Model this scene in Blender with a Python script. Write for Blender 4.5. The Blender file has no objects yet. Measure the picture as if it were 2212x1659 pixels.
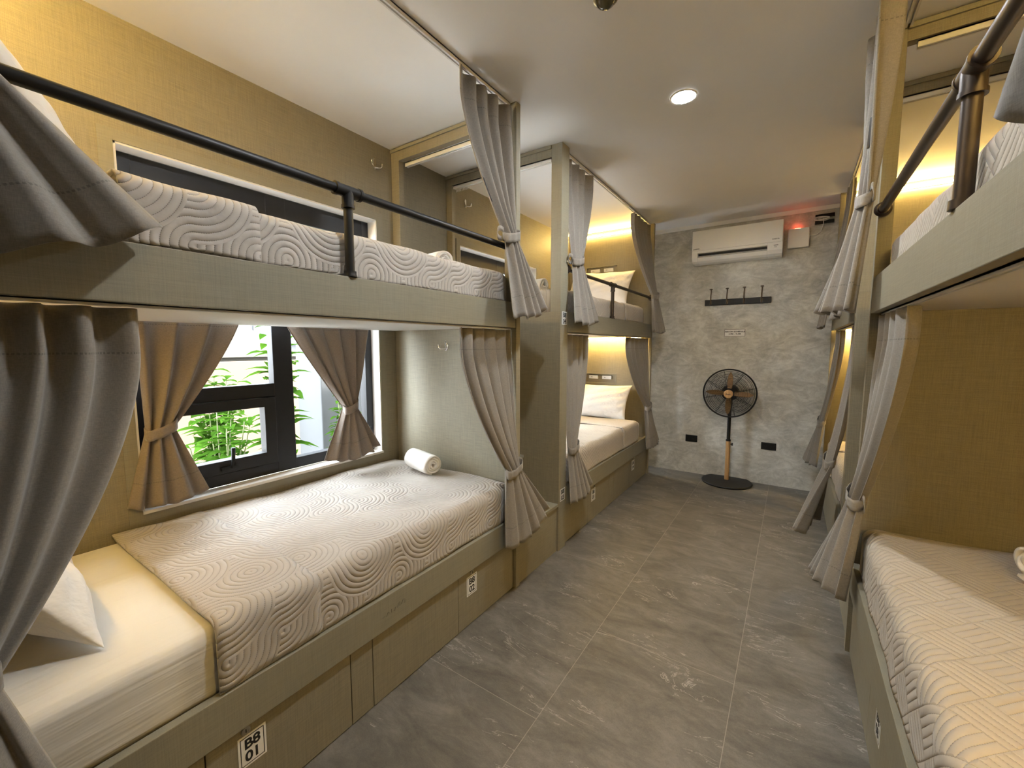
import bpy, bmesh, math, random
import numpy as np
from mathutils import Matrix, Vector
PI = math.pi
SC = bpy.context.scene
COL = SC.collection
random.seed(7)

# ------------------------------------------------------------ camera
W_PX, H_PX, F_PX, CAM_H = 2212.0, 1659.0, 900.0, 1.4
VP = (1714.0, 748.0)                      # where the aisle's long lines meet

def make_camera():
    ey = np.array([VP[0] - W_PX / 2, -(VP[1] - H_PX / 2), F_PX]); ey /= np.linalg.norm(ey)
    q = np.array([VP[0] - 1000 - W_PX / 2, -(VP[1] - H_PX / 2), F_PX])
    up = np.cross(q, ey); up /= np.linalg.norm(up)
    if up[1] < 0: up = -up
    ex = np.cross(ey, up)
    if ex[0] < 0: ex = -ex
    R = np.stack([ex, ey, up])
    r, u, f = R[:, 0], R[:, 1], R[:, 2]
    cd = bpy.data.cameras.new('camera'); cd.sensor_width = 36.0; cd.sensor_fit = 'HORIZONTAL'
    cd.lens = 36.0 * F_PX / W_PX; cd.clip_start = 0.02; cd.clip_end = 200
    o = bpy.data.objects.new('camera', cd); COL.objects.link(o)
    m = Matrix(((r[0], u[0], -f[0], 0), (r[1], u[1], -f[1], 0), (r[2], u[2], -f[2], CAM_H), (0, 0, 0, 1)))
    o.matrix_world = m
    SC.camera = o
make_camera()

# ------------------------------------------------------------ layout (metres)
XL, XR = -1.268, 0.267          # front planes of the two bunk rows
XW, XWR = -2.255, 1.25          # side walls
YE, YB, ZC = 4.87, -1.3, 2.68   # end wall, wall behind the camera, ceiling

# ------------------------------------------------------------ materials
class NT:
    def __init__(s, name):
        s.m = bpy.data.materials.new(name); s.m.use_nodes = True
        s.t = s.m.node_tree; s.t.nodes.clear()
        s.out = s.t.nodes.new('ShaderNodeOutputMaterial')
    def n(s, typ, props=None, **inp):
        nd = s.t.nodes.new('ShaderNode' + typ)
        for k, v in (props or {}).items(): setattr(nd, k, v)
        for k, v in inp.items(): s.set(nd, k, v)
        return nd
    def set(s, nd, k, v):
        if isinstance(k, str) and k.startswith('_'): k = int(k[1:])
        if isinstance(k, str): k = k.replace('__', ' ')
        sock = nd.inputs[k]
        if hasattr(v, 'is_output') or isinstance(v, bpy.types.NodeSocket): s.t.links.new(v, sock)
        elif isinstance(v, bpy.types.Node): s.t.links.new(v.outputs[0], sock)
        else: sock.default_value = v
    def math(s, op, a, b=0.0, c=None):
        nd = s.t.nodes.new('ShaderNodeMath'); nd.operation = op
        s.set(nd, 0, a); s.set(nd, 1, b)
        if c is not None: s.set(nd, 2, c)
        return nd.outputs[0]
    def mix(s, f, a, b, blend='MIX'):
        nd = s.t.nodes.new('ShaderNodeMix'); nd.data_type = 'RGBA'; nd.blend_type = blend
        s.set(nd, 0, f); s.set(nd, 6, a); s.set(nd, 7, b)
        return nd.outputs[2]
    def fmix(s, f, a, b):
        return s.math('ADD', s.math('MULTIPLY', a, s.math('SUBTRACT', 1.0, f)), s.math('MULTIPLY', b, f))
    def coord(s, kind='Object'):
        return s.n('TexCoord').outputs[kind]
    def mapping(s, vec, scale=(1, 1, 1), rot=(0, 0, 0), loc=(0, 0, 0)):
        nd = s.n('Mapping'); s.set(nd, 'Vector', vec)
        nd.inputs['Scale'].default_value = scale; nd.inputs['Rotation'].default_value = rot; nd.inputs['Location'].default_value = loc
        return nd.outputs[0]
    def noise(s, vec, scale=5, detail=3, rough=.5, dist=0.0):
        nd = s.n('TexNoise'); s.set(nd, 'Vector', vec); nd.inputs['Scale'].default_value = scale
        nd.inputs['Detail'].default_value = detail; nd.inputs['Roughness'].default_value = rough; nd.inputs['Distortion'].default_value = dist
        return nd.outputs['Fac']
    def ramp(s, f, stops):
        nd = s.n('ValToRGB'); s.set(nd, 'Fac', f); e = nd.color_ramp.elements
        while len(e) < len(stops): e.new(0.5)
        for k, (p, c) in enumerate(stops):
            e[k].position = p; e[k].color = c if len(c) == 4 else (*c, 1)
        return nd.outputs[0]
    def bump(s, h, strength=.3, dist=.002, normal=None):
        nd = s.n('Bump'); s.set(nd, 'Height', h); nd.inputs['Strength'].default_value = strength; nd.inputs['Distance'].default_value = dist
        if normal is not None: s.set(nd, 'Normal', normal)
        return nd.outputs[0]
    def done(s, color, rough=.6, metal=0.0, normal=None, spec=.5, sheen=0.0):
        b = s.n('BsdfPrincipled'); s.set(b, 'Base Color', color); s.set(b, 'Roughness', rough); s.set(b, 'Metallic', metal)
        b.inputs['Specular IOR Level'].default_value = spec
        if sheen: b.inputs['Sheen Weight'].default_value = sheen
        if normal is not None: s.set(b, 'Normal', normal)
        s.t.links.new(b.outputs[0], s.out.inputs[0])
        return s.m

def c4(r, g, b): return (r, g, b, 1)

def plain(name, col, rough=.5, metal=0.0, spec=.5, var=.06, scale=60):
    t = NT(name); v = t.noise(t.coord(), scale, 2)
    c = t.mix(v, c4(*[x * (1 - var) for x in col]), c4(*[min(1, x * (1 + var)) for x in col]))
    return t.done(c, rough, metal, spec=spec)

def laminate(name, col, amount=.22):
    t = NT(name); p = t.coord()
    a = t.noise(t.mapping(p, (420, 420, 9)), 1.0, 2, .6)
    b = t.noise(t.mapping(p, (11, 11, 420)), 1.0, 2, .6)
    c = t.noise(p, 900, 1)
    f = t.math('MULTIPLY', t.math('ADD', t.math('ADD', a, b), c), .3333)
    lo = [x * (1 - amount) for x in col]; hi = [x * (1 + amount) for x in col]
    colr = t.ramp(f, [(.36, lo), (.64, hi)])
    return t.done(colr, .55, normal=t.bump(f, .12, .001), spec=.35)

def fabric(name, col, hem=True):
    t = NT(name); p = t.coord()
    a = t.noise(t.mapping(p, (700, 700, 90)), 1.0, 1); b = t.noise(t.mapping(p, (90, 90, 700)), 1.0, 1)
    f = t.math('MULTIPLY', t.math('ADD', a, b), .5)
    colr = t.ramp(f, [(.35, [x * .86 for x in col]), (.65, [x * 1.12 for x in col])])
    h = f
    nrm = t.bump(f, .15, .001)
    if hem:
        uv = t.n('SeparateXYZ', Vector=t.coord('UV'))
        d = t.math('ABSOLUTE', t.math('SUBTRACT', uv.outputs[1], .105))
        line = t.math('LESS_THAN', d, .0022)
        dash = t.math('GREATER_THAN', t.math('SINE', t.math('MULTIPLY', uv.outputs[0], 900.0)), -.3)
        line2 = t.math('MULTIPLY', line, dash)
        colr = t.mix(t.math('MULTIPLY', line2, .45), colr, c4(col[0] * .25, col[1] * .25, col[2] * .25))
        nrm = t.bump(t.math('SUBTRACT', 1.0, t.math('SMOOTH_MIN', t.math('MULTIPLY', d, -120.0), 0.0, .4)), .0, .001, nrm)
        nrm = t.bump(t.math('MULTIPLY', line, -1.0), .5, .002, nrm)
    return t.done(colr, .9, normal=nrm, spec=.2, sheen=.25)

def sheet(name, col, wr=.5):
    t = NT(name); p = t.coord()
    a = t.noise(t.mapping(p, (26, 1.6, 22), (.03, 0, .06)), 1.0, 3, .55, .15)
    b = t.noise(p, 3.5, 2, .5, .2)
    nrm = t.bump(t.math('ADD', t.math('MULTIPLY', a, .7), b), wr, .02)
    return t.done(c4(*col), .85, normal=nrm, spec=.2, sheen=.15)

def quilt_swirl(name, col, s=.155, lines=8.0):
    t = NT(name); uv = t.mapping(t.coord('UV'), (1 / s, 1 / s, 1))
    fl = t.n('VectorMath', {'operation': 'FLOOR'}, _0=uv); fr = t.n('VectorMath', {'operation': 'FRACTION'}, _0=uv)
    wn = t.n('TexWhiteNoise', {'noise_dimensions': '2D'}, Vector=fl.outputs[0])
    flip = t.math('GREATER_THAN', wn.outputs['Value'], .5)
    sx = t.n('SeparateXYZ', Vector=fr.outputs[0])
    x = t.fmix(flip, sx.outputs[0], t.math('SUBTRACT', 1.0, sx.outputs[0])); y = sx.outputs[1]
    x1 = t.math('SUBTRACT', 1.0, x); y1 = t.math('SUBTRACT', 1.0, y)
    hyp = lambda a, b: t.math('SQRT', t.math('ADD', t.math('MULTIPLY', a, a), t.math('MULTIPLY', b, b)))
    d1, d2 = hyp(x, y), hyp(x1, y1)
    sel = t.math('LESS_THAN', d1, .94)
    d = t.fmix(sel, d2, d1)
    ang = t.fmix(sel, t.math('ARCTAN2', y1, x1), t.math('ARCTAN2', y, x))
    h = t.math('ABSOLUTE', t.math('SINE', t.math('MULTIPLY', d, PI * lines)))
    hh = t.math('POWER', h, .55)
    dash = t.math('GREATER_THAN', t.math('SINE', t.math('MULTIPLY', t.math('MULTIPLY', ang, t.math('ADD', t.math('FLOOR', t.math('ADD', t.math('MULTIPLY', d, lines), .5)), .6)), 2 * PI * s / lines / .0062)), -.1)
    groove = t.math('LESS_THAN', h, .17)
    g = t.math('MULTIPLY', t.math('MULTIPLY', groove, dash), .55)
    wob = t.noise(t.coord('UV'), 30, 2)
    colr = t.mix(g, t.mix(wob, c4(*[v * .95 for v in col]), c4(*[v * 1.05 for v in col])), c4(*[v * .35 for v in col]))
    nrm = t.bump(t.math('ADD', hh, t.math('MULTIPLY', wob, .5)), .62, .0065)
    return t.done(colr, .85, normal=nrm, spec=.2, sheen=.2)

def quilt_weave(name, col, s=.1, lines=5.0):
    t = NT(name); uv = t.mapping(t.coord('UV'), (1 / s, 1 / s, 1), (0, 0, PI / 4))
    fl = t.n('VectorMath', {'operation': 'FLOOR'}, _0=uv); fr = t.n('VectorMath', {'operation': 'FRACTION'}, _0=uv)
    f = t.n('SeparateXYZ', Vector=fl.outputs[0]); q = t.n('SeparateXYZ', Vector=fr.outputs[0])
    par = t.math('MODULO', t.math('ABSOLUTE', t.math('ADD', f.outputs[0], f.outputs[1])), 2.0)
    d = t.fmix(par, q.outputs[0], q.outputs[1])
    e = t.fmix(par, q.outputs[1], q.outputs[0])
    h = t.math('ABSOLUTE', t.math('SINE', t.math('MULTIPLY', d, PI * lines)))
    he = t.math('ABSOLUTE', t.math('SINE', t.math('MULTIPLY', e, PI)))
    hh = t.math('POWER', t.math('MINIMUM', h, t.math('MULTIPLY', he, 6.0)), .55)
    dash = t.math('GREATER_THAN', t.math('SINE', t.math('MULTIPLY', e, 2 * PI * s / .0062)), -.1)
    g = t.math('MULTIPLY', t.math('MULTIPLY', t.math('LESS_THAN', h, .16), dash), .45)
    wob = t.noise(t.coord('UV'), 30, 2)
    colr = t.mix(g, t.mix(wob, c4(*[v * .95 for v in col]), c4(*[v * 1.05 for v in col])), c4(*[v * .4 for v in col]))
    nrm = t.bump(t.math('ADD', hh, t.math('MULTIPLY', wob, .5)), .6, .006)
    return t.done(colr, .85, normal=nrm, spec=.2, sheen=.2)

def floor_tile(name):
    t = NT(name); p = t.coord()
    sp = t.n('SeparateXYZ', Vector=p)
    tx = t.math('DIVIDE', t.math('ADD', sp.outputs[0], .134 + 6.0), .6)
    ix = t.math('FLOOR', tx)
    ty = t.math('ADD', t.math('DIVIDE', t.math('ADD', sp.outputs[1], 10.0 - 1.655), 1.2), t.math('MULTIPLY', ix, .5))
    iy = t.math('FLOOR', ty)
    gx = t.math('MULTIPLY', t.math('PINGPONG', tx, .5), .6); gy = t.math('MULTIPLY', t.math('PINGPONG', ty, .5), 1.2)
    grout = t.math('LESS_THAN', t.math('MINIMUM', gx, gy), .0013)
    cv = t.n('CombineXYZ', X=ix, Y=iy, Z=0.0)
    rnd = t.n('TexWhiteNoise', {'noise_dimensions': '3D'}, Vector=cv.outputs[0])
    off = t.n('VectorMath', {'operation': 'SCALE'}, _0=rnd.outputs['Color']); off.inputs['Scale'].default_value = 9.0
    pp = t.n('VectorMath', {'operation': 'ADD'}, _0=p, _1=off.outputs[0]).outputs[0]
    a = t.noise(t.mapping(pp, (1.9, 4.2, 1), (0, 0, .45)), 1.6, 8, .70, .8)
    b = t.noise(t.mapping(pp, (10, 17, 1), (0, 0, .35)), 2.0, 5, .72, .4)
    fine = t.noise(pp, 260, 2, .6)
    m = t.math('ADD', t.math('MULTIPLY', a, .62), t.math('ADD', t.math('MULTIPLY', b, .23), t.math('MULTIPLY', fine, .15)))
    base = t.ramp(m, [(.36, (.078, .071, .060)), (.5, (.135, .123, .104)), (.64, (.205, .188, .162))])
    v = t.noise(t.mapping(pp, (1.1, 4.2, 1), (0, 0, .5)), 1.5, 6, .62, 1.2)
    vein = t.math('LESS_THAN', t.math('ABSOLUTE', t.math('SUBTRACT', v, .5)), .0045)
    vm = t.math('MULTIPLY', vein, t.math('MULTIPLY', t.math('GREATER_THAN', t.noise(pp, 3.1, 3), .52), .42))
    colr = t.mix(vm, base, c4(.5, .47, .42))
    colr = t.mix(t.math('MULTIPLY', grout, .45), colr, c4(.42, .39, .33))
    rough = t.math('ADD', .42, t.math('MULTIPLY', b, .2))
    return t.done(colr, rough, normal=t.bump(t.math('SUBTRACT', m, t.math('MULTIPLY', grout, .4)), .12, .002), spec=.4)

def concrete(name):
    t = NT(name); p = t.coord()
    a = t.noise(t.mapping(p, (1, 1, 1.5)), 2.2, 8, .62, 1.4)
    b = t.noise(t.mapping(p, (1, 1, 1.8), (0, .5, 0)), 6.5, 6, .6, 2.2)
    fine = t.noise(p, 120, 3)
    m = t.math('ADD', t.math('MULTIPLY', a, .5), t.math('ADD', t.math('MULTIPLY', b, .38), t.math('MULTIPLY', fine, .12)))
    colr = t.ramp(m, [(.36, (.36, .35, .31)), (.5, (.54, .525, .475)), (.63, (.73, .715, .66))])
    return t.done(colr, .62, normal=t.bump(m, .18, .004), spec=.35)

def wood(name, col, axis=2):
    t = NT(name); sc = [60, 60, 60]; sc[axis] = 4
    a = t.noise(t.mapping(t.coord(), tuple(sc)), 1.0, 4, .6, .6)
    return t.done(t.ramp(a, [(.3, [x * .62 for x in col]), (.7, [x * 1.2 for x in col])]), .5)

def glow(name, col, strength):
    t = NT(name); e = t.n('Emission', Color=c4(*col), Strength=strength)
    t.t.links.new(e.outputs[0], t.out.inputs[0]); return t.m

def clear_glass(name):
    t = NT(name); tr = t.n('BsdfTransparent'); gl = t.n('BsdfGlossy', Roughness=.02)
    lw = t.n('LayerWeight', Blend=.12)
    mx = t.n('MixShader', _0=t.math('MULTIPLY', lw.outputs['Fresnel'], .6), _1=tr.outputs[0], _2=gl.outputs[0])
    t.t.links.new(mx.outputs[0], t.out.inputs[0]); return t.m

def leafmat(name, a, b):
    t = NT(name); n = t.noise(t.coord(), 9, 2)
    d = t.n('BsdfDiffuse', Color=t.mix(n, c4(*a), c4(*b))); tl = t.n('BsdfTranslucent', Color=c4(a[0] * 1.3, a[1] * 1.3, a[2]))
    mx = t.n('MixShader', _0=.4, _1=d.outputs[0], _2=tl.outputs[0])
    t.t.links.new(mx.outputs[0], t.out.inputs[0]); return t.m

LAM = laminate('linen_laminate', (.235, .210, .152))
LAMIN = laminate('linen_laminate_edge', (.24, .222, .168), .15)
WHITEP = plain('white_paint', (.90, .90, .90), .7, var=.015, scale=8)
SOFFIT = plain('white_soffit_board', (.78, .75, .71), .6, var=.02)
CURT = fabric('taupe_curtain_cloth', (.225, .206, .184))
CURTW = fabric('brown_window_curtain_cloth', (.235, .198, .172))
BLK = plain('black_powder_coat', (.007, .007, .0075), .45, var=.2, spec=.3)
WINF = plain('charcoal_window_frame', (.012, .012, .0145), .42, var=.15, spec=.35)
BRONZ = plain('dark_bronze_pipe', (.035, .024, .017), .4, metal=.3, var=.2)
SHEET = sheet('white_sheet', (.68, .66, .62), .4)
PILL = sheet('white_pillowcase', (.76, .73, .69), .5)
QS = quilt_swirl('beige_swirl_quilt', (.42, .385, .345))
QW = quilt_weave('beige_basketweave_quilt', (.44, .39, .325))
TOWEL = None
FLOOR = floor_tile('grey_stone_tile')
CONC = concrete('polished_concrete')
ALU = plain('white_aluminium', (.72, .71, .69), .35, var=.02)
CHROME = plain('chrome', (.82, .80, .76), .12, metal=1.0, var=.02)
STEEL = plain('brushed_steel', (.42, .40, .36), .3, metal=1.0, var=.1)
LEDM = glow('warm_led', (1.0, .65, .19), 270.0)
LAMPM = glow('cool_lamp_disc', (.94, .98, 1.0), 430.0)
ACW = plain('white_plastic', (.90, .89, .86), .35, var=.02)
DARK = plain('dark_recess', (.01, .01, .01), .6)
INK = plain('black_ink', (.012, .011, .011), .6)
PLATE = plain('white_card', (.80, .79, .77), .5, var=.02)
GLASS = clear_glass('clear_window_glass')
WOODF = wood('light_fan_wood', (.50, .29, .12))
WOODB = wood('blade_wood', (.33, .19, .07), 0)

def towel_mat():
    t = NT('white_terry'); n = t.noise(t.coord(), 260, 3, .7); w = t.noise(t.coord(), 18, 3)
    return t.done(c4(.80, .775, .74), .95, normal=t.bump(t.math('ADD', n, w), .55, .004), spec=.1, sheen=.3)
TOWEL = towel_mat()

# ------------------------------------------------------------ mesh helpers
class MB:
    def __init__(s): s.v = []; s.f = []; s.uv = []; s.mi = []; s.has_uv = False
    def add(s, verts, faces, uvs=None, mi=0):
        b = len(s.v); s.v += [tuple(p) for p in verts]
        for f in faces:
            s.f.append(tuple(b + i for i in f)); s.mi.append(mi)
            if uvs is not None: s.uv += [uvs[i] for i in f]; s.has_uv = True
            else: s.uv += [(0, 0)] * len(f)
        return s
    def box(s, x0, x1, y0, y1, z0, z1, mi=0):
        x0, x1 = sorted((x0, x1)); y0, y1 = sorted((y0, y1)); z0, z1 = sorted((z0, z1))
        v = [(x0, y0, z0), (x1, y0, z0), (x1, y1, z0), (x0, y1, z0), (x0, y0, z1), (x1, y0, z1), (x1, y1, z1), (x0, y1, z1)]
        return s.add(v, [(3, 2, 1, 0), (4, 5, 6, 7), (0, 1, 5, 4), (1, 2, 6, 5), (2, 3, 7, 6), (3, 0, 4, 7)], mi=mi)
    def grid(s, pts, nu, nv, uvs=None, mi=0, close_u=False):
        """pts row-major nv rows of nu"""
        f = []
        for j in range(nv - 1):
            for i in range(nu - (0 if close_u else 1)):
                a = j * nu + i; b = j * nu + (i + 1) % nu
                f.append((a, b, b + nu, a + nu))
        return s.add(pts, f, uvs, mi)
    def tube(s, path, r, n=12, mi=0, cap=True):
        path = [Vector(p) for p in path]; rings = []; prev = None
        rr = r if isinstance(r, (list, tuple)) else [r] * len(path)
        for i, p in enumerate(path):
            d = (path[min(i + 1, len(path) - 1)] - path[max(i - 1, 0)])
            d = d.normalized() if d.length > 1e-9 else Vector((0, 0, 1))
            if prev is None:
                a = Vector((0, 0, 1)) if abs(d.z) < .9 else Vector((1, 0, 0))
                n1 = d.cross(a).normalized()
            else:
                n1 = prev - d * prev.dot(d); n1 = n1.normalized() if n1.length > 1e-6 else d.orthogonal().normalized()
            prev = n1; n2 = d.cross(n1)
            rings += [p + (n1 * math.cos(2 * PI * k / n) + n2 * math.sin(2 * PI * k / n)) * rr[i] for k in range(n)]
        f = []
        for i in range(len(path) - 1):
            for k in range(n):
                a = i * n + k; b = i * n + (k + 1) % n
                f.append((a, b, b + n, a + n))
        if cap:
            f.append(tuple(range(n))[::-1]); e = (len(path) - 1) * n; f.append(tuple(e + k for k in range(n)))
        return s.add(rings, f, mi=mi)
    def lathe(s, prof, o=(0, 0, 0), n=32, axis='z', mi=0, cap=True):
        """prof: (radius, height) pairs"""
        v = []
        for r, h in prof:
            for k in range(n):
                a = 2 * PI * k / n; c, q = r * math.cos(a), r * math.sin(a)
                p = {'z': (c, q, h), 'y': (c, h, q), 'x': (h, c, q)}[axis]
                v.append((p[0] + o[0], p[1] + o[1], p[2] + o[2]))
        f = []
        for i in range(len(prof) - 1):
            for k in range(n):
                a = i * n + k; b = i * n + (k + 1) % n
                f.append((a, b, b + n, a + n))
        if cap: f.append(tuple(range(n))[::-1]); e = (len(prof) - 1) * n; f.append(tuple(e + k for k in range(n)))
        return s.add(v, f, mi=mi)
    def torus(s, o, R, r, n=48, m=8, axis='y', mi=0):
        v = []
        for i in range(n):
            a = 2 * PI * i / n
            for k in range(m):
                b = 2 * PI * k / m; rad = R + r * math.cos(b); h = r * math.sin(b)
                c, q = rad * math.cos(a), rad * math.sin(a)
                p = {'z': (c, q, h), 'y': (c, h, q), 'x': (h, c, q)}[axis]
                v.append((p[0] + o[0], p[1] + o[1], p[2] + o[2]))
        f = [(i * m + k, ((i + 1) % n) * m + k, ((i + 1) % n) * m + (k + 1) % m, i * m + (k + 1) % m) for i in range(n) for k in range(m)]
        return s.add(v, f, mi=mi)
    def extrude(s, poly, axis, a, b, mi=0):
        """poly: 2-D outline; axis: the extrusion axis"""
        def P(p, h): return {'x': (h, p[0], p[1]), 'y': (p[0], h, p[1]), 'z': (p[0], p[1], h)}[axis]
        n = len(poly); v = [P(p, a) for p in poly] + [P(p, b) for p in poly]
        f = [(i, (i + 1) % n, n + (i + 1) % n, n + i) for i in range(n)] + [tuple(range(n))[::-1], tuple(range(n, 2 * n))]
        return s.add(v, f, mi=mi)
    def text(s, body, M, size, mi=0, extr=.0006, bold=.0, align='CENTER', spacing=1.0):
        cu = bpy.data.curves.new('t', 'FONT'); cu.body = body; cu.size = size; cu.extrude = extr; cu.offset = bold
        cu.align_x = align; cu.align_y = 'CENTER'; cu.resolution_u = 3; cu.space_character = spacing
        o = bpy.data.objects.new('t', cu); COL.objects.link(o)
        bpy.context.view_layer.update()
        me = o.evaluated_get(bpy.context.evaluated_depsgraph_get()).to_mesh()
        v = [M @ p.co for p in me.vertices]; f = [tuple(p.vertices) for p in me.polygons]
        o.evaluated_get(bpy.context.evaluated_depsgraph_get()).to_mesh_clear()
        bpy.data.objects.remove(o); bpy.data.curves.remove(cu)
        return s.add(v, f, mi=mi)

def root_loc(o):
    while o.parent is not None: o = o.parent
    return Vector(o.location)

def link_mesh(name, mb, mats, parent=None, loc=None, smooth=False, bevel=0, solid=0, soff=0.0, subsurf=0, angle=None):
    v = np.array(mb.v, float)
    if parent is not None: base = root_loc(parent)
    elif loc is not None: base = Vector(loc)
    else:
        lo, hi = v.min(0), v.max(0); base = Vector(((lo[0] + hi[0]) / 2, (lo[1] + hi[1]) / 2, lo[2]))
    me = bpy.data.meshes.new(name)
    me.from_pydata([tuple(p) for p in (v - np.array(base))], [], mb.f)
    mats = mats if isinstance(mats, (list, tuple)) else [mats]
    for m in mats: me.materials.append(m)
    me.polygons.foreach_set('material_index', mb.mi)
    if mb.has_uv:
        l = me.uv_layers.new(name='UVMap'); l.data.foreach_set('uv', np.array(mb.uv, np.float32).ravel())
    bm = bmesh.new(); bm.from_mesh(me); bmesh.ops.recalc_face_normals(bm, faces=bm.faces); bm.to_mesh(me); bm.free()
    if smooth:
        me.polygons.foreach_set('use_smooth', [True] * len(me.polygons))
        if angle: me.set_sharp_from_angle(angle=math.radians(angle))
    me.update()
    o = bpy.data.objects.new(name, me); COL.objects.link(o)
    if parent is not None: o.parent = parent
    else: o.location = base
    if solid:
        md = o.modifiers.new('solid', 'SOLIDIFY'); md.thickness = solid; md.offset = soff
    if subsurf:
        md = o.modifiers.new('sub', 'SUBSURF'); md.levels = subsurf; md.render_levels = subsurf
    if bevel:
        md = o.modifiers.new('bevel', 'BEVEL'); md.width = bevel; md.segments = 2; md.limit_method = 'ANGLE'
    return o

def tag(o, label, cat, group=None):
    o['label'] = label; o['category'] = cat
    if group: o['group'] = group
    return o
def thing(name, label, cat, loc, group=None):
    o = bpy.data.objects.new(name, None); COL.objects.link(o); o.location = loc; o.empty_display_size = .05
    return tag(o, label, cat, group)
def struct(name, mb, mats, **k):
    o = link_mesh(name, mb, mats, loc=(0, 0, 0), **k); o['kind'] = 'structure'; return o
def part(name, mb, mats, parent, label=None, **k):
    o = link_mesh(name, mb, mats, parent, **k)
    if label: o['label'] = label
    return o
def B(*a, **k): return MB().box(*a, **k)

# ------------------------------------------------------------ room shell
struct('floor', B(-2.45, 1.45, YB - .1, YE + .12, -.1, 0), FLOOR)
struct('ceiling', B(-2.45, 1.45, YB - .1, YE + .12, ZC, ZC + .1), WHITEP)
struct('wall_end', B(-2.45, 1.45, YE, YE + .12, 0, ZC), CONC)
struct('wall_back', B(-2.45, 1.45, YB - .1, YB, 0, ZC), CONC)
struct('wall_right', B(XWR, XWR + .12, YB, YE, 0, ZC), LAM)
WIN = [(.545, 1.795, .69, 2.204), (2.60, 3.80, .69, 2.204), (4.63, 4.85, .35, 2.35)]
mb = MB(); yc = YB
for (a, b, z0, z1) in WIN:
    mb.box(XW - .18, XW, yc, a, 0, ZC); mb.box(XW - .18, XW, a, b, 0, z0); mb.box(XW - .18, XW, a, b, z1, ZC); yc = b
mb.box(XW - .18, XW, yc, YE, 0, ZC)
struct('wall_left', mb, LAM)
struct('trim_1', B(-1.42, XWR, YE - .012, YE, 2.642, ZC), WHITEP)

def window(n, a, b, z0, z1, full=True):
    """charcoal aluminium window set at the outer side of its opening, with a pale reveal lining"""
    r = bpy.data.objects.new('window_%d' % n, None); COL.objects.link(r); r.location = (XW, (a + b) / 2, z0); r['kind'] = 'structure'
    xi, xo = -2.33, -2.39
    lin = MB(); e = .0015
    lin.box(xi, XW + .002, a, a + .008, z0, z1); lin.box(xi, XW + .002, b - .008, b, z0, z1); lin.box(xi, XW + .002, a, b, z1 - .008, z1); lin.box(xi, XW + .012, a - .0, b, z0, z0 + .014)
    link_mesh('window_reveal', lin, SOFFIT, r)
    fr = MB(); a += .009; b -= .009; z0 += .015; z1 -= .009
    if not full:
        fr.box(xo, xi, a, a + .04, z0, z1); fr.box(xo, xi, b - .04, b, z0, z1); fr.box(xo, xi, a, b, z0, z0 + .05); fr.box(xo, xi, a, b, z1 - .05, z1)
        link_mesh('window_frame', fr, WINF, r, bevel=.002)
        link_mesh('window_pane', B(-2.362, -2.358, a + .03, b - .03, z0 + .04, z1 - .04), GLASS, r); return
    m0, m1 = a + .575, a + .70                       # mullion
    fr.box(xo, xi, a, a + .06, z0, z1); fr.box(xo, xi, b - .05, b, z0, z1)
    fr.box(xo + .002, xi - .002, a + .001, b - .001, z0, z0 + .06); fr.box(xo + .002, xi - .002, a + .001, b - .001, z1 - .11, z1)
    fr.box(xo + .001, xi - .001, m0 + .02, m1, z0 + .001, z1 - .001); fr.box(xo + .003, xi - .003, a + .001, m1 - .001, 1.13, 1.20); fr.box(xo, xi - .015, m0 + .045, m0 + .055, 1.2, z1)
    fr.box(xo + .003, xi - .003, a + .001, b - .001, 1.60, 1.66)
    link_mesh('window_frame', fr, WINF, r, bevel=.003)
    st = MB(); xs0, xs1 = xo + .012, xi + .012; s0, s1, sz0, sz1 = a + .062, m0 + .018, z0 + .062, 1.128
    st.box(xs0, xs1, s0, s0 + .06, sz0, sz1); st.box(xs0, xs1, s1 - .06, s1, sz0, sz1); st.box(xs0 + .001, xs1 - .001, s0 + .001, s1 - .001, sz0, sz0 + .065); st.box(xs0 + .001, xs1 - .001, s0 + .001, s1 - .001, sz1 - .05, sz1)
    link_mesh('window_sash', st, WINF, r, bevel=.003)
    hd = MB(); hy = (s0 + s1) / 2 + .03
    hd.box(xs1, xs1 + .012, hy - .045, hy + .03, sz0 + .02, sz0 + .035); hd.tube([(xs1 + .012, hy, sz0 + .03), (xs1 + .03, hy, sz0 + .05), (xs1 + .03, hy + .004, sz0 + .13)], [.008, .008, .010], 10)
    link_mesh('window_handle', hd, BLK, r, smooth=True, angle=40)
    for q, (ya, yb, za, zb) in enumerate([(a + .06, m0 + .02, 1.2, 1.6), (s0 + .05, s1 - .05, sz0 + .06, sz1 - .045), (m1, b - .05, z0 + .06, 1.6), (a + .06, m0 + .02, 1.66, z1 - .11), (m1, b - .05, 1.66, z1 - .11)]):
        link_mesh('window_pane', B(-2.362, -2.358, ya - .004, yb + .004, za - .004, zb + .004), GLASS, r)
window(1, *WIN[0]); window(2, *WIN[1]); window(3, *WIN[2], full=False)
# flat casing strips of the same laminate round the openings
for k, (a, b, z0, z1) in enumerate(WIN[:2]):
    t = MB(); w = .045; x0, x1 = XW + .0005, XW + .005
    t.box(x0, x1, a - w, a, z0 - .035, z1 + w); t.box(x0, x1, b, b + w, z0 - .035, z1 + w); t.box(x0, x1, a, b, z1, z1 + w); t.box(x0, x1, a, b, z0 - .035, z0)
    struct('trim_%d' % (k + 2), t, LAMIN)

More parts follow.
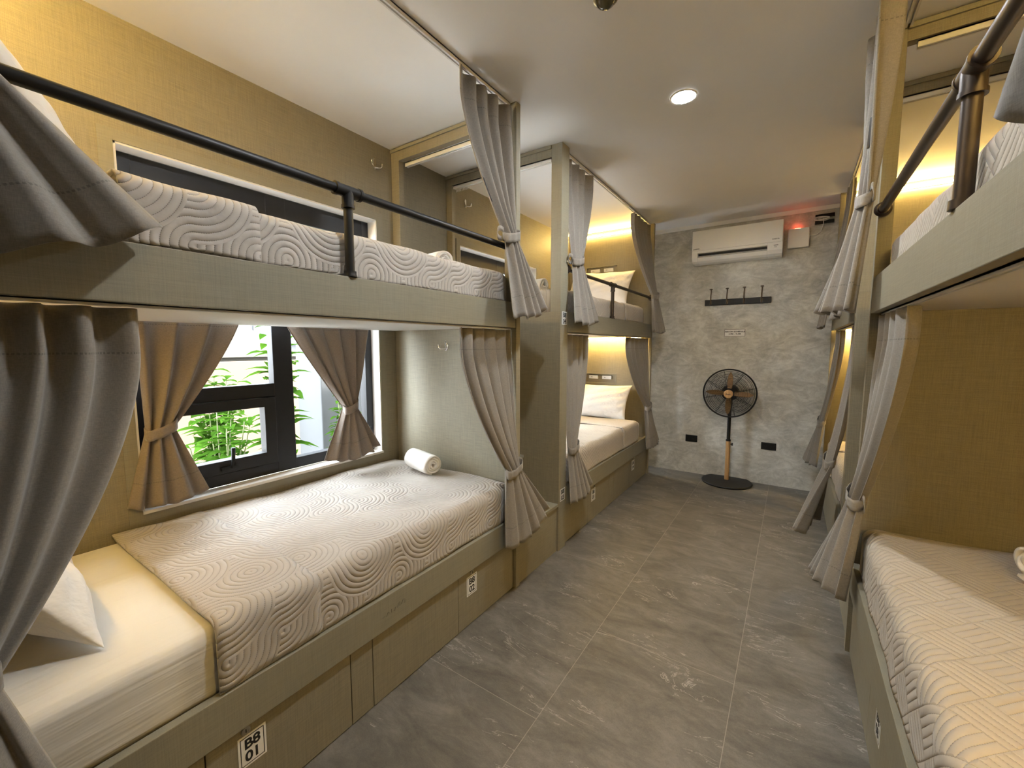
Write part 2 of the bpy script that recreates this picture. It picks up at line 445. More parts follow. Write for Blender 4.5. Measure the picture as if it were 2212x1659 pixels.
# ------------------------------------------------------------ bunks
def plate_mb(body, P, u, nrm, w=.078, h=.10):
    """white number card with a thin black border; P centre, u = reading direction"""
    u = Vector(u); n = Vector(nrm); z = Vector((0, 0, 1)); M = Matrix((u, z, n)).transposed().to_4x4(); M.translation = Vector(P)
    mb = MB()
    def slab(a, b, c, d, t0, t1, mi):
        vs = [M @ Vector(p) for p in ((a, c, t0), (b, c, t0), (b, d, t0), (a, d, t0), (a, c, t1), (b, c, t1), (b, d, t1), (a, d, t1))]
        mb.add(vs, [(3, 2, 1, 0), (4, 5, 6, 7), (0, 1, 5, 4), (1, 2, 6, 5), (2, 3, 7, 6), (3, 0, 4, 7)], mi=mi)
    slab(-w / 2, w / 2, -h / 2, h / 2, 0, .0012, 0)
    g = .006; l = .0022
    for (a, b, c, d) in ((-w / 2 + g, w / 2 - g, h / 2 - g - l, h / 2 - g), (-w / 2 + g, w / 2 - g, -h / 2 + g, -h / 2 + g + l), (-w / 2 + g, -w / 2 + g + l, -h / 2 + g, h / 2 - g), (w / 2 - g - l, w / 2 - g, -h / 2 + g, h / 2 - g)):
        slab(a, b, c, d, .0012, .0016, 1)
    l1, l2 = body.split('/')
    s = .044
    mb.text(l1, M @ Matrix.Translation((0, .019, .0013)), s, 1, bold=.0011, spacing=.95)
    mb.text(l2, M @ Matrix.Translation((0, -.021, .0013)), s, 1, bold=.0011, spacing=.95)
    return mb

def lock_mb(P, sx):
    mb = MB(); x, y, z = P
    pr = [(.0125, 0), (.0125, .0035), (.0105, .005), (.0085, .005), (.0085, .0035), (.003, .0035)]
    mb.lathe([(r, x + sx * h) for r, h in pr], (0, y, z), 20, 'x'); mb.box(x + sx * .0036, x + sx * .0044, y - .0012, y + .0012, z - .005, z + .005, 1)
    return mb

def bunk(label, sg, xf, xw, y0, y1, zu0, zu1, panels, head=None, recess=None, group='built-in bunk beds'):
    """sg = +1 when the aisle lies towards +x. head = (ya, yb) thick panel at the pillow end"""
    X = lambda d: xf - sg * d
    xi = xw + sg * .004
    root = thing('bunk_bed', label, 'bunk bed', ((xf + xw) / 2, (y0 + y1) / 2, 0), group)
    part('lower_deck', B(X(.045), xi, y0, y1, .012, .40), LAM, root)
    part('lower_rail', B(X(0), X(.028), y0, y1, .293, .428), LAMIN, root, bevel=.002)
    for (ya, yb, kind, txt, ty, ly) in panels:
        p = part('drawer_front' if kind == 'd' else 'base_panel', B(X(.016), X(.034), ya + .0015, yb - .0015, .004, .288), LAM, root, bevel=.0015)
        if txt:
            u = (0, 1, 0) if sg > 0 else (0, -1, 0)
            part('number_plate', plate_mb(txt, (X(.0158), ty, .207), u, (sg, 0, 0)), [PLATE, INK], p, 'white number card reading %s' % txt.replace('/', ' '))
        if ly: part('lock', lock_mb((X(.0158), ly, .272), sg), [STEEL, DARK], p, 'round steel drawer lock', smooth=True, angle=40)
    part('upper_deck', B(X(.03), xi, y0, y1, zu0 + .004, zu0 + .05), SOFFIT, root)
    part('upper_rail', B(X(0), X(.028), y0, y1, zu0, zu1), LAMIN, root, bevel=.002)
    if head:
        ya, yb = head; f = ya if recess else None
        mb = MB(); xa, xb = X(0), xi
        rs = recess or []
        zc = 0.0; xs = sorted((xa, xb))
        for (rx0, rx1, rz0, rz1) in rs:
            mb.box(xa, xb, ya, yb, zc, rz0); mb.box(xs[0], rx0, ya, yb, rz0, rz1); mb.box(rx1, xs[1], ya, yb, rz0, rz1); mb.box(rx0, rx1, ya + .032, yb, rz0, rz1); zc = rz1
        mb.box(xa, xb, ya, yb, zc, ZC - .001)
        part('head_panel', mb, LAM, root)
        for (rx0, rx1, rz0, rz1) in rs:
            fr = MB(); w = .014; yy = ya - .003
            for (p, q, r, s) in ((rx0 - w, rx1 + w, rz1, rz1 + w), (rx0 - w, rx1 + w, rz0 - w, rz0), (rx0 - w, rx0, rz0, rz1), (rx1, rx1 + w, rz0, rz1)): fr.box(p, q, yy, ya - .0002, r, s)
            part('niche_frame', fr, LAMIN, root)
            for k in range(2):
                cx = rx0 + (rx1 - rx0) * (.27 + .44 * k)
                ob = MB().box(cx - .055, cx + .055, ya + .012, ya + .0318, rz1 - .055, rz1 - .018); ob.box(cx - .03, cx - .026, ya + .0112, ya + .012, rz1 - .042, rz1 - .03, 1); ob.box(cx - .018, cx - .014, ya + .0112, ya + .012, rz1 - .042, rz1 - .03, 1)
                part('power_outlet', ob, [ACW, DARK], root, 'white outlet in the headboard niche', bevel=.002)
    return root

bunk('two-level beige laminate bunk beside the leafy window, drawers numbered B8 01 and B8 02', 1, XL, XW, -.055, 1.922, 1.50, 1.637,
     [(-.055, .398, 'p', None, 0, 0), (.398, .852, 'd', 'B8/01', .516, .500), (.852, .948, 'p', None, 0, 0), (.948, 1.443, 'p', None, 0, 0), (1.443, 1.92, 'd', 'B8/02', 1.545, 1.545)], head=(-.10, -.06))
bunk('two-level beige bunk nearest the concrete wall, on the window row, lit by warm strips', 1, XL, XW, 2.56, 4.546, 1.495, 1.632,
     [(2.56, 2.98, 'p', None, 0, 0), (2.98, 3.45, 'd', 'B8/03', 3.085, 3.10), (3.45, 3.55, 'p', None, 0, 0), (3.55, 3.99, 'p', None, 0, 0), (3.99, 4.545, 'd', 'B8/04', 4.095, 4.12)],
     head=(4.55, 4.59), recess=[(-2.02, -1.655, .985, 1.08), (-2.02, -1.66, 2.205, 2.29)])
bunk('two-level beige bunk across the aisle with basketweave quilts, black pipe rail close to camera', -1, XR, XWR, .345, 2.352, 1.54, 1.688,
     [(.345, .82, 'd', None, 0, 0), (.82, 1.30, 'p', None, 0, 0), (1.30, 1.40, 'p', None, 0, 0), (1.40, 1.82, 'd', 'B8/08', 1.655, 1.69), (1.82, 2.35, 'p', None, 0, 0)], head=(.30, .34))
bunk('beige bunk behind the drawn curtains at the far end across the aisle', -1, XR, XWR, 2.93, 4.546, 1.535, 1.68,
     [(2.93, 3.45, 'd', None, 0, 0), (3.45, 3.55, 'p', None, 0, 0), (3.55, 4.545, 'd', None, 0, 0)], head=(4.55, 4.59))

# partitions at the bed ends and the step niches between them
def partition(label, sg, xf, xw, ya, yb, wp, beam0, sill, fp=.077, post=None, plates=()):
    X = lambda d: xf - sg * d
    xi = xw + sg * .004
    r = thing('bunk_partition', label, 'partition', ((xf + xw) / 2, (ya + yb) / 2, 0), 'partitions between bunks and steps')
    part('lower_panel', B(X(.0), xi, ya, yb, .0, sill), LAM, r)
    part('wall_post', B(xi, wp, ya, yb, sill, ZC - .001), LAM, r)
    pp = part('front_post', B(X(0), X(fp), ya, post or yb, sill, ZC - .001), LAMIN, r, bevel=.0015)
    if post: part('post_base', B(X(0), X(fp), yb + .0005, post, 0.0, sill - .0005), LAMIN, r)
    part('top_beam', B(wp, X(fp), ya, yb, beam0, ZC - .001), LAM, r)
    part('ceiling_bead', B(xi, X(fp), ya - .010, ya - .0005, ZC - .026, ZC - .008), LAMIN, r)
    for (txt, y, z) in plates:
        part('number_plate', plate_mb(txt, (X(-.0003), y, z), (0, 1, 0) if sg > 0 else (0, -1, 0), (sg, 0, 0), .07, .085), [PLATE, INK], pp, 'white number card reading %s' % txt.replace('/', ' '))
    return r
partition('beige panel with an open upper frame at the foot of the leafy-window bunk', 1, XL, XW, 1.926, 1.965, -2.18, 2.597, 1.636)
partition('beige panel past the step niche with a thick front post and two number cards', 1, XL, XW, 2.45, 2.48, -2.195, 2.605, 1.625, .075, 2.553, [('B8/03', 2.505, .385), ('B8/04', 2.505, 1.585)])
partition('beige panel at the foot of the bunk across the aisle, lit orange', -1, XR, XWR, 2.356, 2.395, XWR - .05, 2.61, 1.69, .05)
partition('greenish beige panel on the far side of the steps across the aisle', -1, XR, XWR, 2.85, 2.88, XWR - .05, 2.615, 1.68, .075, 2.925)

def steps(label, sg, xf, xw, ya, yb):
    X = lambda d: xf - sg * d
    r = thing('bunk_steps', label, 'steps', ((xf + xw) / 2, (ya + yb) / 2, 0), 'step niches')
    for k, d in enumerate((0, .278, .58)):
        z0, z1 = .335 + .30 * (k - 1) if k else 0, .335 + .30 * k
        part('step', B(X(d + .012), xw + sg * .004, ya + .002, yb - .002, z0 + (.001 if k else 0), z1 - .02), LAM, r)
        part('tread', B(X(d), xw + sg * .004, ya + .002, yb - .002, z1 - .0195, z1), LAMIN, r, bevel=.0015)
    return r
steps('beige stepped niche between the two window-side bunks', 1, XL, XW, 1.965, 2.45)
steps('beige stepped niche half hidden by curtains across the aisle', -1, XR, XWR, 2.395, 2.85)

# ------------------------------------------------------------ guard rails
def guard(label, xf, sg, ya, yb, yp, z0, zr, mat, r=.0155):
    x = xf - sg * .0135
    g = thing('guard_rail', label, 'rail', (x, yp, z0), 'bunk guard rails')
    part('top_bar', MB().tube([(x, ya, zr), (x, yb, zr)], r, 20), mat, g, smooth=True, angle=50)
    part('post', MB().tube([(x, yp, z0 + .004), (x, yp, zr - r * .9)], r, 20), mat, g, smooth=True, angle=50)
    t = MB()
    t.tube([(x, yp - .045, zr), (x, yp + .045, zr)], r * 1.28, 20); t.tube([(x, yp, zr - .05), (x, yp, zr)], r * 1.28, 20)
    for q in (-.045, .045): t.tube([(x, yp + q - .005, zr), (x, yp + q + .005, zr)], r * 1.42, 20)
    t.tube([(x, yp, zr - .055), (x, yp, zr - .045)], r * 1.42, 20)
    part('tee_fitting', t, mat, g, smooth=True, angle=50)
    part('floor_flange', MB().lathe([(.0, .0005), (.0225, .0005), (.0225, .005), (r * 1.35, .008), (r * 1.35, .02), (0, .02)], (x, yp, z0), 24), mat, g, smooth=True, angle=40)
    for yy, s in ((ya, 1), (yb, -1)):
        e = MB().lathe([(0, yy + s * .001), (.03, yy + s * .001), (.03, yy + s * .006), (r * 1.3, yy + s * .009), (r * 1.3, yy + s * .025), (0, yy + s * .025)], (x, 0, zr), 24, 'y')
        part('end_flange', e, mat, g, smooth=True, angle=40)
guard('black pipe rail along the upper bed beside the leafy window', XL, 1, -.058, 1.92, .905, 1.637, 1.922, BLK)
guard('thin dark pipe rail on the upper bed with the leaning white pillow', XL, 1, 2.556, 4.548, 3.42, 1.632, 1.912, BRONZ, .0135)
guard('thick brown-black pipe rail on the upper bed across the aisle', XR, -1, .342, 2.352, 1.285, 1.688, 1.968, BRONZ, .0165)

# ------------------------------------------------------------ mattresses, quilts, pillows, towels
def rounded_box(x0, x1, y0, y1, z0, z1, r, seg=5):
    bm = bmesh.new(); bmesh.ops.create_cube(bm, size=1.0)
    for v in bm.verts: v.co = Vector(((x0 + x1) / 2 + v.co.x * abs(x1 - x0), (y0 + y1) / 2 + v.co.y * (y1 - y0), (z0 + z1) / 2 + v.co.z * (z1 - z0)))
    bmesh.ops.bevel(bm, geom=list(bm.edges), offset=r, segments=seg, affect='EDGES', profile=.5)
    bm.verts.index_update(); mb = MB(); mb.add([v.co[:] for v in bm.verts], [tuple(v.index for v in f.verts) for f in bm.faces]); bm.free(); return mb

def mattress(label, sg, xf, xw, y0, y1, z0, z1, group='white sheeted mattresses'):
    xa, xb = xf - sg * (.036 if z0 < 1 else .066), xw + sg * .012
    mb = rounded_box(min(xa, xb), max(xa, xb), y0, y1, z0, z1, .038)
    o = link_mesh('mattress', mb, SHEET, smooth=True); return tag(o, label, 'mattress', group)

def quilt(name, label, mat, sg, xf, xw, ya, yb, z0, z1, cuff=None, ends=(False, True), seed=0, uvo=(0, 0), parent=None, off=.0, fr=.0):
    """quilt lying over a mattress: flat on top, rounded over the front edge and down to z0.  ends: rounded down at ya / yb"""
    rng = random.Random(seed); ph = [rng.uniform(0, 6.28) for _ in range(8)]
    th = .012; r = .045
    if z0 > 1: fr += .026
    xfo = xf - sg * (.036 - .004 - th - off + fr); xwo = xw + sg * .02; zt = z1 + .004 + th + off
    path = []; W = abs(xfo - xwo)
    n1 = 46
    for i in range(n1): path.append((W * i / n1 * (W - r) / W, 0.0, 0))
    for i in range(9):
        a = PI / 2 * i / 8; path.append((W - r + r * math.sin(a), -(r - r * math.cos(a)), a))
    H = zt - z0
    for i in range(1, 10): path.append((W, -(r + (H - r) * i / 9), PI / 2))
    L = [0.0]
    for p, q in zip(path, path[1:]): L.append(L[-1] + math.hypot(q[0] - p[0], q[1] - p[1]))
    nv = max(12, int((yb - ya) / .022)); ys = [ya + (yb - ya) * j / nv for j in range(nv + 1)]
    re = .04
    if ends[1]: ys = [y for y in ys if y < yb - re] + [yb - re + re * math.sin(PI / 2 * k / 6) for k in range(7)] + [yb + .0001]
    if ends[0]: ys = [ya - .0001] + [ya + re - re * math.sin(PI / 2 * k / 6) for k in range(6, -1, -1)] + [y for y in ys if y > ya + re]
    pts, uvs = [], []
    for j, y in enumerate(ys):
        d = 0.0; drop = 0.0
        if ends[1] and y > yb - re: q = min(1, (y - (yb - re)) / re); d = re * (1 - math.sqrt(max(0, 1 - q * q)))
        if ends[0] and y < ya + re: q = min(1, ((ya + re) - y) / re); d = re * (1 - math.sqrt(max(0, 1 - q * q)))
        last = (ends[1] and j == len(ys) - 1) or (ends[0] and j == 0)
        for i, (px, pz, a) in enumerate(path):
            wob = .0035 * math.sin(y * 9 + px * 5 + ph[0]) + .003 * math.sin(px * 11 - y * 6 + ph[1]) + .002 * math.sin(y * 23 + ph[2] + px * 4)
            wx = .002 * math.sin(y * 14 + ph[3]) + .0015 * math.sin(y * 31 + ph[4])
            zz = zt + pz - d * math.cos(a) + wob * math.cos(a)
            xx = px - d * math.sin(a) + wx * math.sin(a)
            if last: zz = z0 + (zz - z0) * .0 if a == 0 else z0
            if i == len(path) - 1: zz = z0 + .004 * math.sin(y * 12 + ph[5]) + .002
            pts.append((xwo + sg * xx, y, max(zz, z0))); uvs.append((y + uvo[0], L[i] + uvo[1]))
    mb = MB().grid(pts, len(path), len(ys), uvs)
    if parent is not None: return part(name, mb, mat, parent, smooth=True, solid=.009, soff=-1.0)
    root = thing(name, label, 'quilt', ((xfo + xwo) / 2, (ya + yb) / 2, z1), 'quilted bedspreads')
    part('spread', mb, mat, root, smooth=True, solid=.009, soff=0)
    if cuff:
        quilt('folded_cuff', None, mat, sg, xf, xw, cuff[0], cuff[1], z0 + .002, z1, None, (False, False), seed + 5, (.31, .17), root, .013)
    return root

ZL = .60                                    # lower mattress top (under the quilt)
MU = 1.79
LA, LB = (1, XL, XW), (-1, XR, XWR)
mattress('white mattress with bare sheet end under the curtain, beside the leafy window', *LA, -.05, 1.905, .402, ZL + .012)
mattress('white upper mattress under the swirl quilt above the leafy window', *LA, -.05, 1.905, 1.553, MU - .008)
mattress('white mattress on the lower bed by the concrete wall', *LA, 2.57, 4.36, .402, ZL + .012)
mattress('white mattress on the upper bed with the leaning pillow', *LA, 2.57, 4.36, 1.548, MU - .012)
mattress('white mattress on the lower bed across the aisle', *LB, .36, 2.285, .402, ZL + .012)
mattress('white mattress on the upper bed across the aisle', *LB, .36, 2.285, 1.593, 1.822)
mattress('white mattress on the far lower bed across the aisle', *LB, 2.968, 4.36, .402, ZL + .012)
mattress('white mattress on the far upper bed across the aisle', *LB, 2.968, 4.36, 1.588, 1.80)
quilt('quilt', 'pinkish beige swirl-stitched quilt on the lower bed beside the window', QS, *LA, .445, 1.912, .431, ZL + .012, (.44, .745), seed=1)
quilt('quilt', 'grey beige swirl-stitched quilt on the upper bed behind the black rail', QS, *LA, .325, 1.912, 1.640, MU - .008, (.32, .625), seed=2, uvo=(.07, .05))
quilt('quilt', 'beige basketweave quilt on the lower bed by the concrete wall', QW, *LA, 2.563, 4.20, .431, ZL + .012, (3.78, 4.205), (True, False), seed=3)
quilt('quilt', 'beige basketweave quilt on the upper bed with the leaning pillow', QW, *LA, 2.563, 4.10, 1.635, MU - .012, (3.82, 4.365), (True, False), seed=4)
quilt('quilt', 'cream basketweave quilt on the lower bed across the aisle', QW, *LB, .62, 2.292, .431, ZL + .012, None, seed=5)
quilt('quilt', 'pale basketweave quilt on the upper bed across the aisle', QW, *LB, .62, 2.292, 1.691, 1.822, None, seed=6, uvo=(.03, .0))
quilt('quilt', 'grey beige quilt on the far lower bed between the curtains', QW, *LB, 2.957, 4.20, .431, ZL + .012, (3.80, 4.205), (True, False), seed=8)
quilt('quilt', 'grey beige quilt on the far upper bed across the aisle', QW, *LB, 2.957, 4.20, 1.683, 1.80, None, (True, False), seed=9)

def pillow(label, c, w, h, t, rot, seed=0):
    rng = random.Random(seed); n = 36; pts = []; ph = [rng.uniform(0, 6.3) for _ in range(6)]
    R = Matrix.Rotation(rot[2], 4, 'Z') @ Matrix.Rotation(rot[1], 4, 'Y') @ Matrix.Rotation(rot[0], 4, 'X')
    mb = MB(); M = Matrix.Translation(c) @ R
    for side in (1, -1):
        pts = []
        for j in range(n + 1):
            for i in range(n + 1):
                u = -math.cos(PI * i / n); v = -math.cos(PI * j / n)
                th = (max(0, 1 - abs(u) ** 3.0) ** .62) * (max(0, 1 - abs(v) ** 2.6) ** .62)
                x = u * w / 2 * (1 - .075 * (1 - v * v)); y = v * h / 2 * (1 - .10 * (1 - u * u))
                cr = .004 * math.sin(9 * u + 4 * v + ph[0]) + .003 * math.sin(14 * v - 7 * u + ph[1]) + .005 * math.sin(22 * (u - v * .6) + ph[2]) * abs(u) ** 3
                pts.append(M @ Vector((x, y, side * (t / 2 * th + cr * min(1, 3 * th) ))))
        mb.grid(pts, n + 1, n + 1)
    o = link_mesh('pillow', mb, PILL, smooth=True)
    bm = bmesh.new(); bm.from_mesh(o.data); bmesh.ops.remove_doubles(bm, verts=bm.verts, dist=.0005); bmesh.ops.recalc_face_normals(bm, faces=bm.faces); bm.to_mesh(o.data); bm.free()
    o.data.polygons.foreach_set('use_smooth', [True] * len(o.data.polygons))
    return tag(o, label, 'pillow', 'white pillows')
D = math.radians
pillow('white pillow on the bare sheet behind the grey curtain', (-1.77, .135, .808), .66, .44, .17, (D(-58), 0, 0), 1)
pillow('white pillow peeking out above the black rail in the yellow light', (-1.80, .205, 1.99), .66, .44, .16, (D(-62), 0, 0), 2)
pillow('white pillow leaning with one raised corner on the upper bed by the concrete wall', (-1.80, 4.37, 2.025), .72, .44, .16, (D(63), D(3), 0), 3)
pillow('white pillow against the headboard of the lower bed by the concrete wall', (-1.78, 4.33, .80), .72, .42, .16, (D(58), 0, 0), 4)

def towel(label, c, length, r, rz, seed=0, squash=.92):
    rng = random.Random(seed); turns = 3.6; n = 110; nl = 14; t0 = .010
    pts = []; ph = rng.uniform(0, 6)
    for j in range(nl):
        q = j / (nl - 1); a = (q - .5) * length
        for i in range(n):
            k = i / (n - 1); th = 2 * PI * turns * k + ph
            rad = .010 + (r - .010) * k ** .92
            rad *= 1 + (.10 * math.sin(3.1 * th + 1.3) * (1 - k) + .012 * math.sin(2 * th)) - .05 * (abs(2 * q - 1) ** 6) * k
            pts.append((a + .006 * math.sin(5 * th * .3 + q) * (1 if j in (0, nl - 1) else 0), rad * math.cos(th), rad * math.sin(th) * squash))
    zmin = min(p[2] for p in pts)
    M = Matrix.Translation((c[0], c[1], c[2] - zmin + .006)) @ Matrix.Rotation(rz, 4, 'Z')
    mb = MB().grid([M @ Vector(p) for p in pts], n, nl)
    o = link_mesh('rolled_towel', mb, TOWEL, smooth=True, solid=t0, soff=0, loc=(c[0], c[1], c[2]))
    return tag(o, label, 'towel', 'rolled white towels')
ZQ = ZL + .012 + .028
towel('white rolled towel on the swirl quilt beside the window', (-1.845, 1.765, ZQ), .25, .062, D(-14), 1)
towel('white towel on the upper swirl quilt, only its top showing', (-1.70, 1.72, MU + .022), .25, .055, D(-10), 2)
towel('white rolled towel on the upper basketweave quilt seen past the partition', (-1.70, 2.83, MU + .018), .24, .055, D(-16), 3)
towel('white rolled towel on the cream quilt at the edge of the frame across the aisle', (.78, 2.03, ZQ), .25, .062, D(20), 4)

# ------------------------------------------------------------ curtains
def curtain(label, x_top, s0, s1, ztop, tie, tail, d=1, x_tie=.05, x_tail=.05, n=6, amp=(.028, .016, .022), flare=(.15, .12), seed=0, cloth=None, p=1.5, ribbon=True, strap=None, group='tied-back bunk curtains', header=.10, name='bunk_curtain', cat='curtain', knot=None, bulge=.03, edge=None):
    """s0 post side, s1 open side along y at the top; tie = (centre, width, z); tail = (length, angle at post side, angle at open side) in degrees, + towards +y.
    d = direction of the aisle along x."""
    rng = random.Random(seed); ph = rng.uniform(0, 6.28); j1, j2, j3 = (rng.uniform(0, 6.28) for _ in range(3))
    st, wt, zt = tie; dirn = 1 if s1 > s0 else -1
    def wave(u, q):
        w = 2 * PI * n * (u + .035 * math.sin(5.0 * u + j1) + .02 * q * math.sin(9 * u + j2)) + ph
        m = .78 + .34 * math.sin(2.3 * n * u + j3) * math.sin(1.1 * n * u + j1)
        return (math.sin(w) * .85 + .22 * math.sin(2 * w + j3)) * m
    def surf(u, t):
        """t in [0,1] above the tie, [1,2] below"""
        if t <= 1:
            z = ztop + (zt - ztop) * t
            hz = header / (ztop - zt)
            k = max(0.0, (t - hz) / (1 - hz)); kk = k ** (1.0 + (p - 1.0) * u)
            kk = kk * (1.0 - .12 * math.sin(PI * k) * (1 - u))
            sa = s0 + (s1 - s0) * u + .01 * math.sin(2 * PI * n * u + ph + 1.2); sb = st + wt * (u - .5) * dirn
            s = sa + (sb - sa) * kk
            a = amp[0] + (amp[1] - amp[0]) * k ** 1.3
            x = x_top + d * (x_tie * kk + bulge * math.sin(PI * u) * kk + a * wave(u, k))
            return (x, s, z)
        l = (t - 1) * tail[0]; q = t - 1
        th = math.radians(tail[1] + (tail[2] - tail[1]) * u)
        sb = st + wt * (u - .5) * dirn
        g = q ** .75
        a = amp[1] + (amp[2] - amp[1]) * q
        f = flare[0] + (flare[1] - flare[0]) * u
        x = x_top + d * (x_tie + bulge * math.sin(PI * u) + (x_tail - .05) * q + f * l + a * wave(u, 1.0))
        s = sb + l * math.sin(th)
        z = zt - l * math.cos(th) * (1 - .02 * math.sin(2 * PI * n * u + ph))
        return (x, s, z)
    nu = n * 14 + 1; r1, r2 = 30, 18
    ts = [i / r1 for i in range(r1)] + [1 + i / r2 for i in range(r2 + 1)]
    pts, uvs = [], []; tot = (ztop - zt) + tail[0]
    for t in ts:
        ln = (ztop - zt) * t if t <= 1 else (ztop - zt) + tail[0] * (t - 1)
        for i in range(nu):
            u = i / (nu - 1); pts.append(surf(u, t)); uvs.append((u * n * .13, min(ln, tot - ln)))
    x0 = x_top + d * x_tie
    root = thing(name, label, cat, (x0, st, zt - tail[0]), group)
    cm = cloth or CURT
    part('cloth', MB().grid(pts, nu, len(ts), uvs), cm, root, smooth=True, solid=.0025, soff=0)
    if ribbon:
        m = MB(); q = []; N = 40; hh = .023
        row = [surf(u / 40, 1.0) for u in range(41)]; xs = [p_[0] for p_ in row]; ss = [p_[1] for p_ in row]
        cx, cs = (min(xs) + max(xs)) / 2, (min(ss) + max(ss)) / 2; rx, rs = (max(xs) - min(xs)) / 2 + .005, (max(ss) - min(ss)) / 2 + .005
        for zz in (-hh, -hh * .4, hh * .4, hh):
            for i in range(N):
                a = 2 * PI * i / N; e = .8
                c_, s_ = math.cos(a), math.sin(a)
                bx = math.copysign(abs(c_) ** e, c_) * (rx + .0022 * math.sin(9 * a + seed) ); bs = math.copysign(abs(s_) ** e, s_) * (rs + .0016 * math.sin(7 * a + seed))
                q.append((cx + bx, cs + bs, zt + .004 + zz + (.02 * bs / rs + .012 * d * bx / rx * -1)))
        m.grid(q, N, 4, close_u=True)
        bk = part('tieback', m, cm, root, 'cloth band gathering the curtain', smooth=True, solid=.002, soff=1.0, angle=35)
        if knot:
            kd = knot; mm = MB(); pth = []
            for i in range(15):
                a = i / 14; pth.append((cx - d * (rx * .3 + .01 * a) , cs + kd * (rs + .045 * math.sin(PI * a)), zt + .02 - .04 * a + .012 * math.sin(2 * PI * a)))
            q = []
            for zz in (-.012, .012):
                for p_ in pth: q.append((p_[0], p_[1], p_[2] + zz))
            mm.grid(q, 15, 2)
            part('strap_end', mm, cm, bk, smooth=True, solid=.004, soff=0)
    if strap:
        u0, u1, t0, t1 = strap; q = []
        for j in range(9):
            for i in range(7):
                u = u0 + (u1 - u0) * i / 6; t = t0 + (t1 - t0) * j / 8
                P = Vector(surf(u, t)); e = 1e-3
                nn = (Vector(surf(u + e, t)) - P).cross(Vector(surf(u, t + e)) - P).normalized()
                if nn.x * d < 0 and abs(nn.x) > .05: nn = -nn
                if abs(nn.x) <= .05 and nn.y > 0: nn = -nn
                q.append(P + nn * .004)
        part('fastening_strip', MB().grid(q, 7, 9), BLK, root, 'black hook-and-loop strip', smooth=True, solid=.0015, soff=0)
    return root

# window row
curtain('taupe curtain on the upper bed above the leafy window, tied at the foot post', -1.315, 1.915, 1.50, 2.652, (1.835, .12, 1.965), (.42, 33, -8), 1, .06, .06, 4, seed=3, strap=(.965, .995, .66, .80), knot=-1, flare=(.10, .18))
curtain('taupe curtain on the lower bed beside the leafy window, tied at the foot post', -1.313, 1.918, 1.50, 1.489, (1.85, .125, .735), (.40, 38, -11), 1, .07, .05, 5, seed=4, amp=(.022, .014, .02))
curtain('taupe curtain on the thick post of the upper bed by the concrete wall', -1.315, 2.575, 3.03, 2.652, (2.64, .13, 1.975), (.43, -14, 24), 1, .06, .06, 4, seed=5, knot=-1)
curtain('taupe curtain on the thick post of the lower bed by the concrete wall', -1.313, 2.575, 3.02, 1.484, (2.61, .11, .70), (.37, -8, 34), 1, .06, .05, 5, seed=6, amp=(.02, .013, .02))
curtain('taupe curtain at the pillow end of the upper bed by the concrete wall', -1.315, 4.54, 3.97, 2.652, (4.42, .14, 1.915), (.38, 22, -16), 1, .10, .05, 6, seed=7)
curtain('taupe curtain at the pillow end of the lower bed by the concrete wall', -1.313, 4.54, 3.87, 1.484, (4.40, .13, .77), (.43, 22, -10), 1, .06, .05, 6, seed=8, amp=(.022, .014, .02))
curtain('grey curtain tail sweeping over the upper rail at the near corner', -1.315, -.035, .30, 2.652, (.03, .13, 1.96), (.40, -12, 44), 1, .07, .07, 3, seed=11, amp=(.03, .022, .042), flare=(.10, .05))
curtain('large grey curtain with deep pleats hiding the near pillow end', -1.313, -.035, .345, 1.489, (.0, .13, .77), (.42, -10, 15), 1, .095, .07, 5, seed=12, amp=(.030, .018, .024), p=1.65)
# across the aisle
curtain('greige curtain with black strip tied at the foot of the upper bed across the aisle', .235, 2.345, 2.02, 2.652, (2.24, .13, 1.99), (.45, 14, -4), -1, .005, .06, 4, seed=13, flare=(.27, .05), strap=(.72, .90, .58, .74), knot=-1, amp=(.042, .018, .03))
curtain('greige curtain knotted at the foot of the lower bed across the aisle', .31, 2.345, 1.80, 1.529, (2.20, .12, .775), (.41, 10, -8), -1, .045, .05, 4, seed=14, flare=(.33, .12), knot=-1, amp=(.026, .018, .03))
curtain('grey curtain just past the steps on the far upper bed across the aisle', .315, 2.945, 3.32, 2.652, (3.0, .12, 1.975), (.42, -10, 18), -1, .06, .05, 5, seed=15)
curtain('grey curtain with spread hem just past the steps on the far lower bed', .31, 2.945, 3.36, 1.524, (3.02, .12, .735), (.42, -18, 20), -1, .085, .05, 4, seed=16, flare=(.36, .05), amp=(.028, .018, .042))
curtain('taupe curtain beside the air conditioner on the far upper bed', .315, 4.54, 4.05, 2.652, (4.44, .13, 1.93), (.38, 20, -18), -1, .06, .05, 6, seed=17)
curtain('taupe curtain beside the glowing gap on the far lower bed', .31, 4.54, 4.10, 1.524, (4.42, .13, .76), (.38, 22, -14), -1, .06, .05, 5, seed=18, flare=(.3, .1))
curtain('grey curtain corner hanging over the upper bed at the frame edge across the aisle', .315, .37, .75, 2.652, (.47, .13, 2.02), (.43, -5, 52), -1, .07, .05, 4, seed=19, flare=(.12, .02))
# on the window
curtain('brown window curtain tied in the middle, by the pillow end of the window', -2.285, .565, .975, 1.60, (.625, .10, 1.045), (.33, -14, 19), 1, .03, .05, 3, seed=21, cloth=CURTW, group='window curtains', name='window_curtain', amp=(.021, .017, .026), flare=(.02, .06), p=1.25, bulge=.025, header=.05)
curtain('brown window curtain tied low, by the towel end of the window', -2.285, 1.725, 1.185, 1.60, (1.555, .085, 1.03), (.325, 30, -26), 1, .03, .05, 5, seed=22, cloth=CURTW, group='window curtains', name='window_curtain', amp=(.021, .014, .024), flare=(.04, .06), p=1.1, bulge=.025, header=.05)

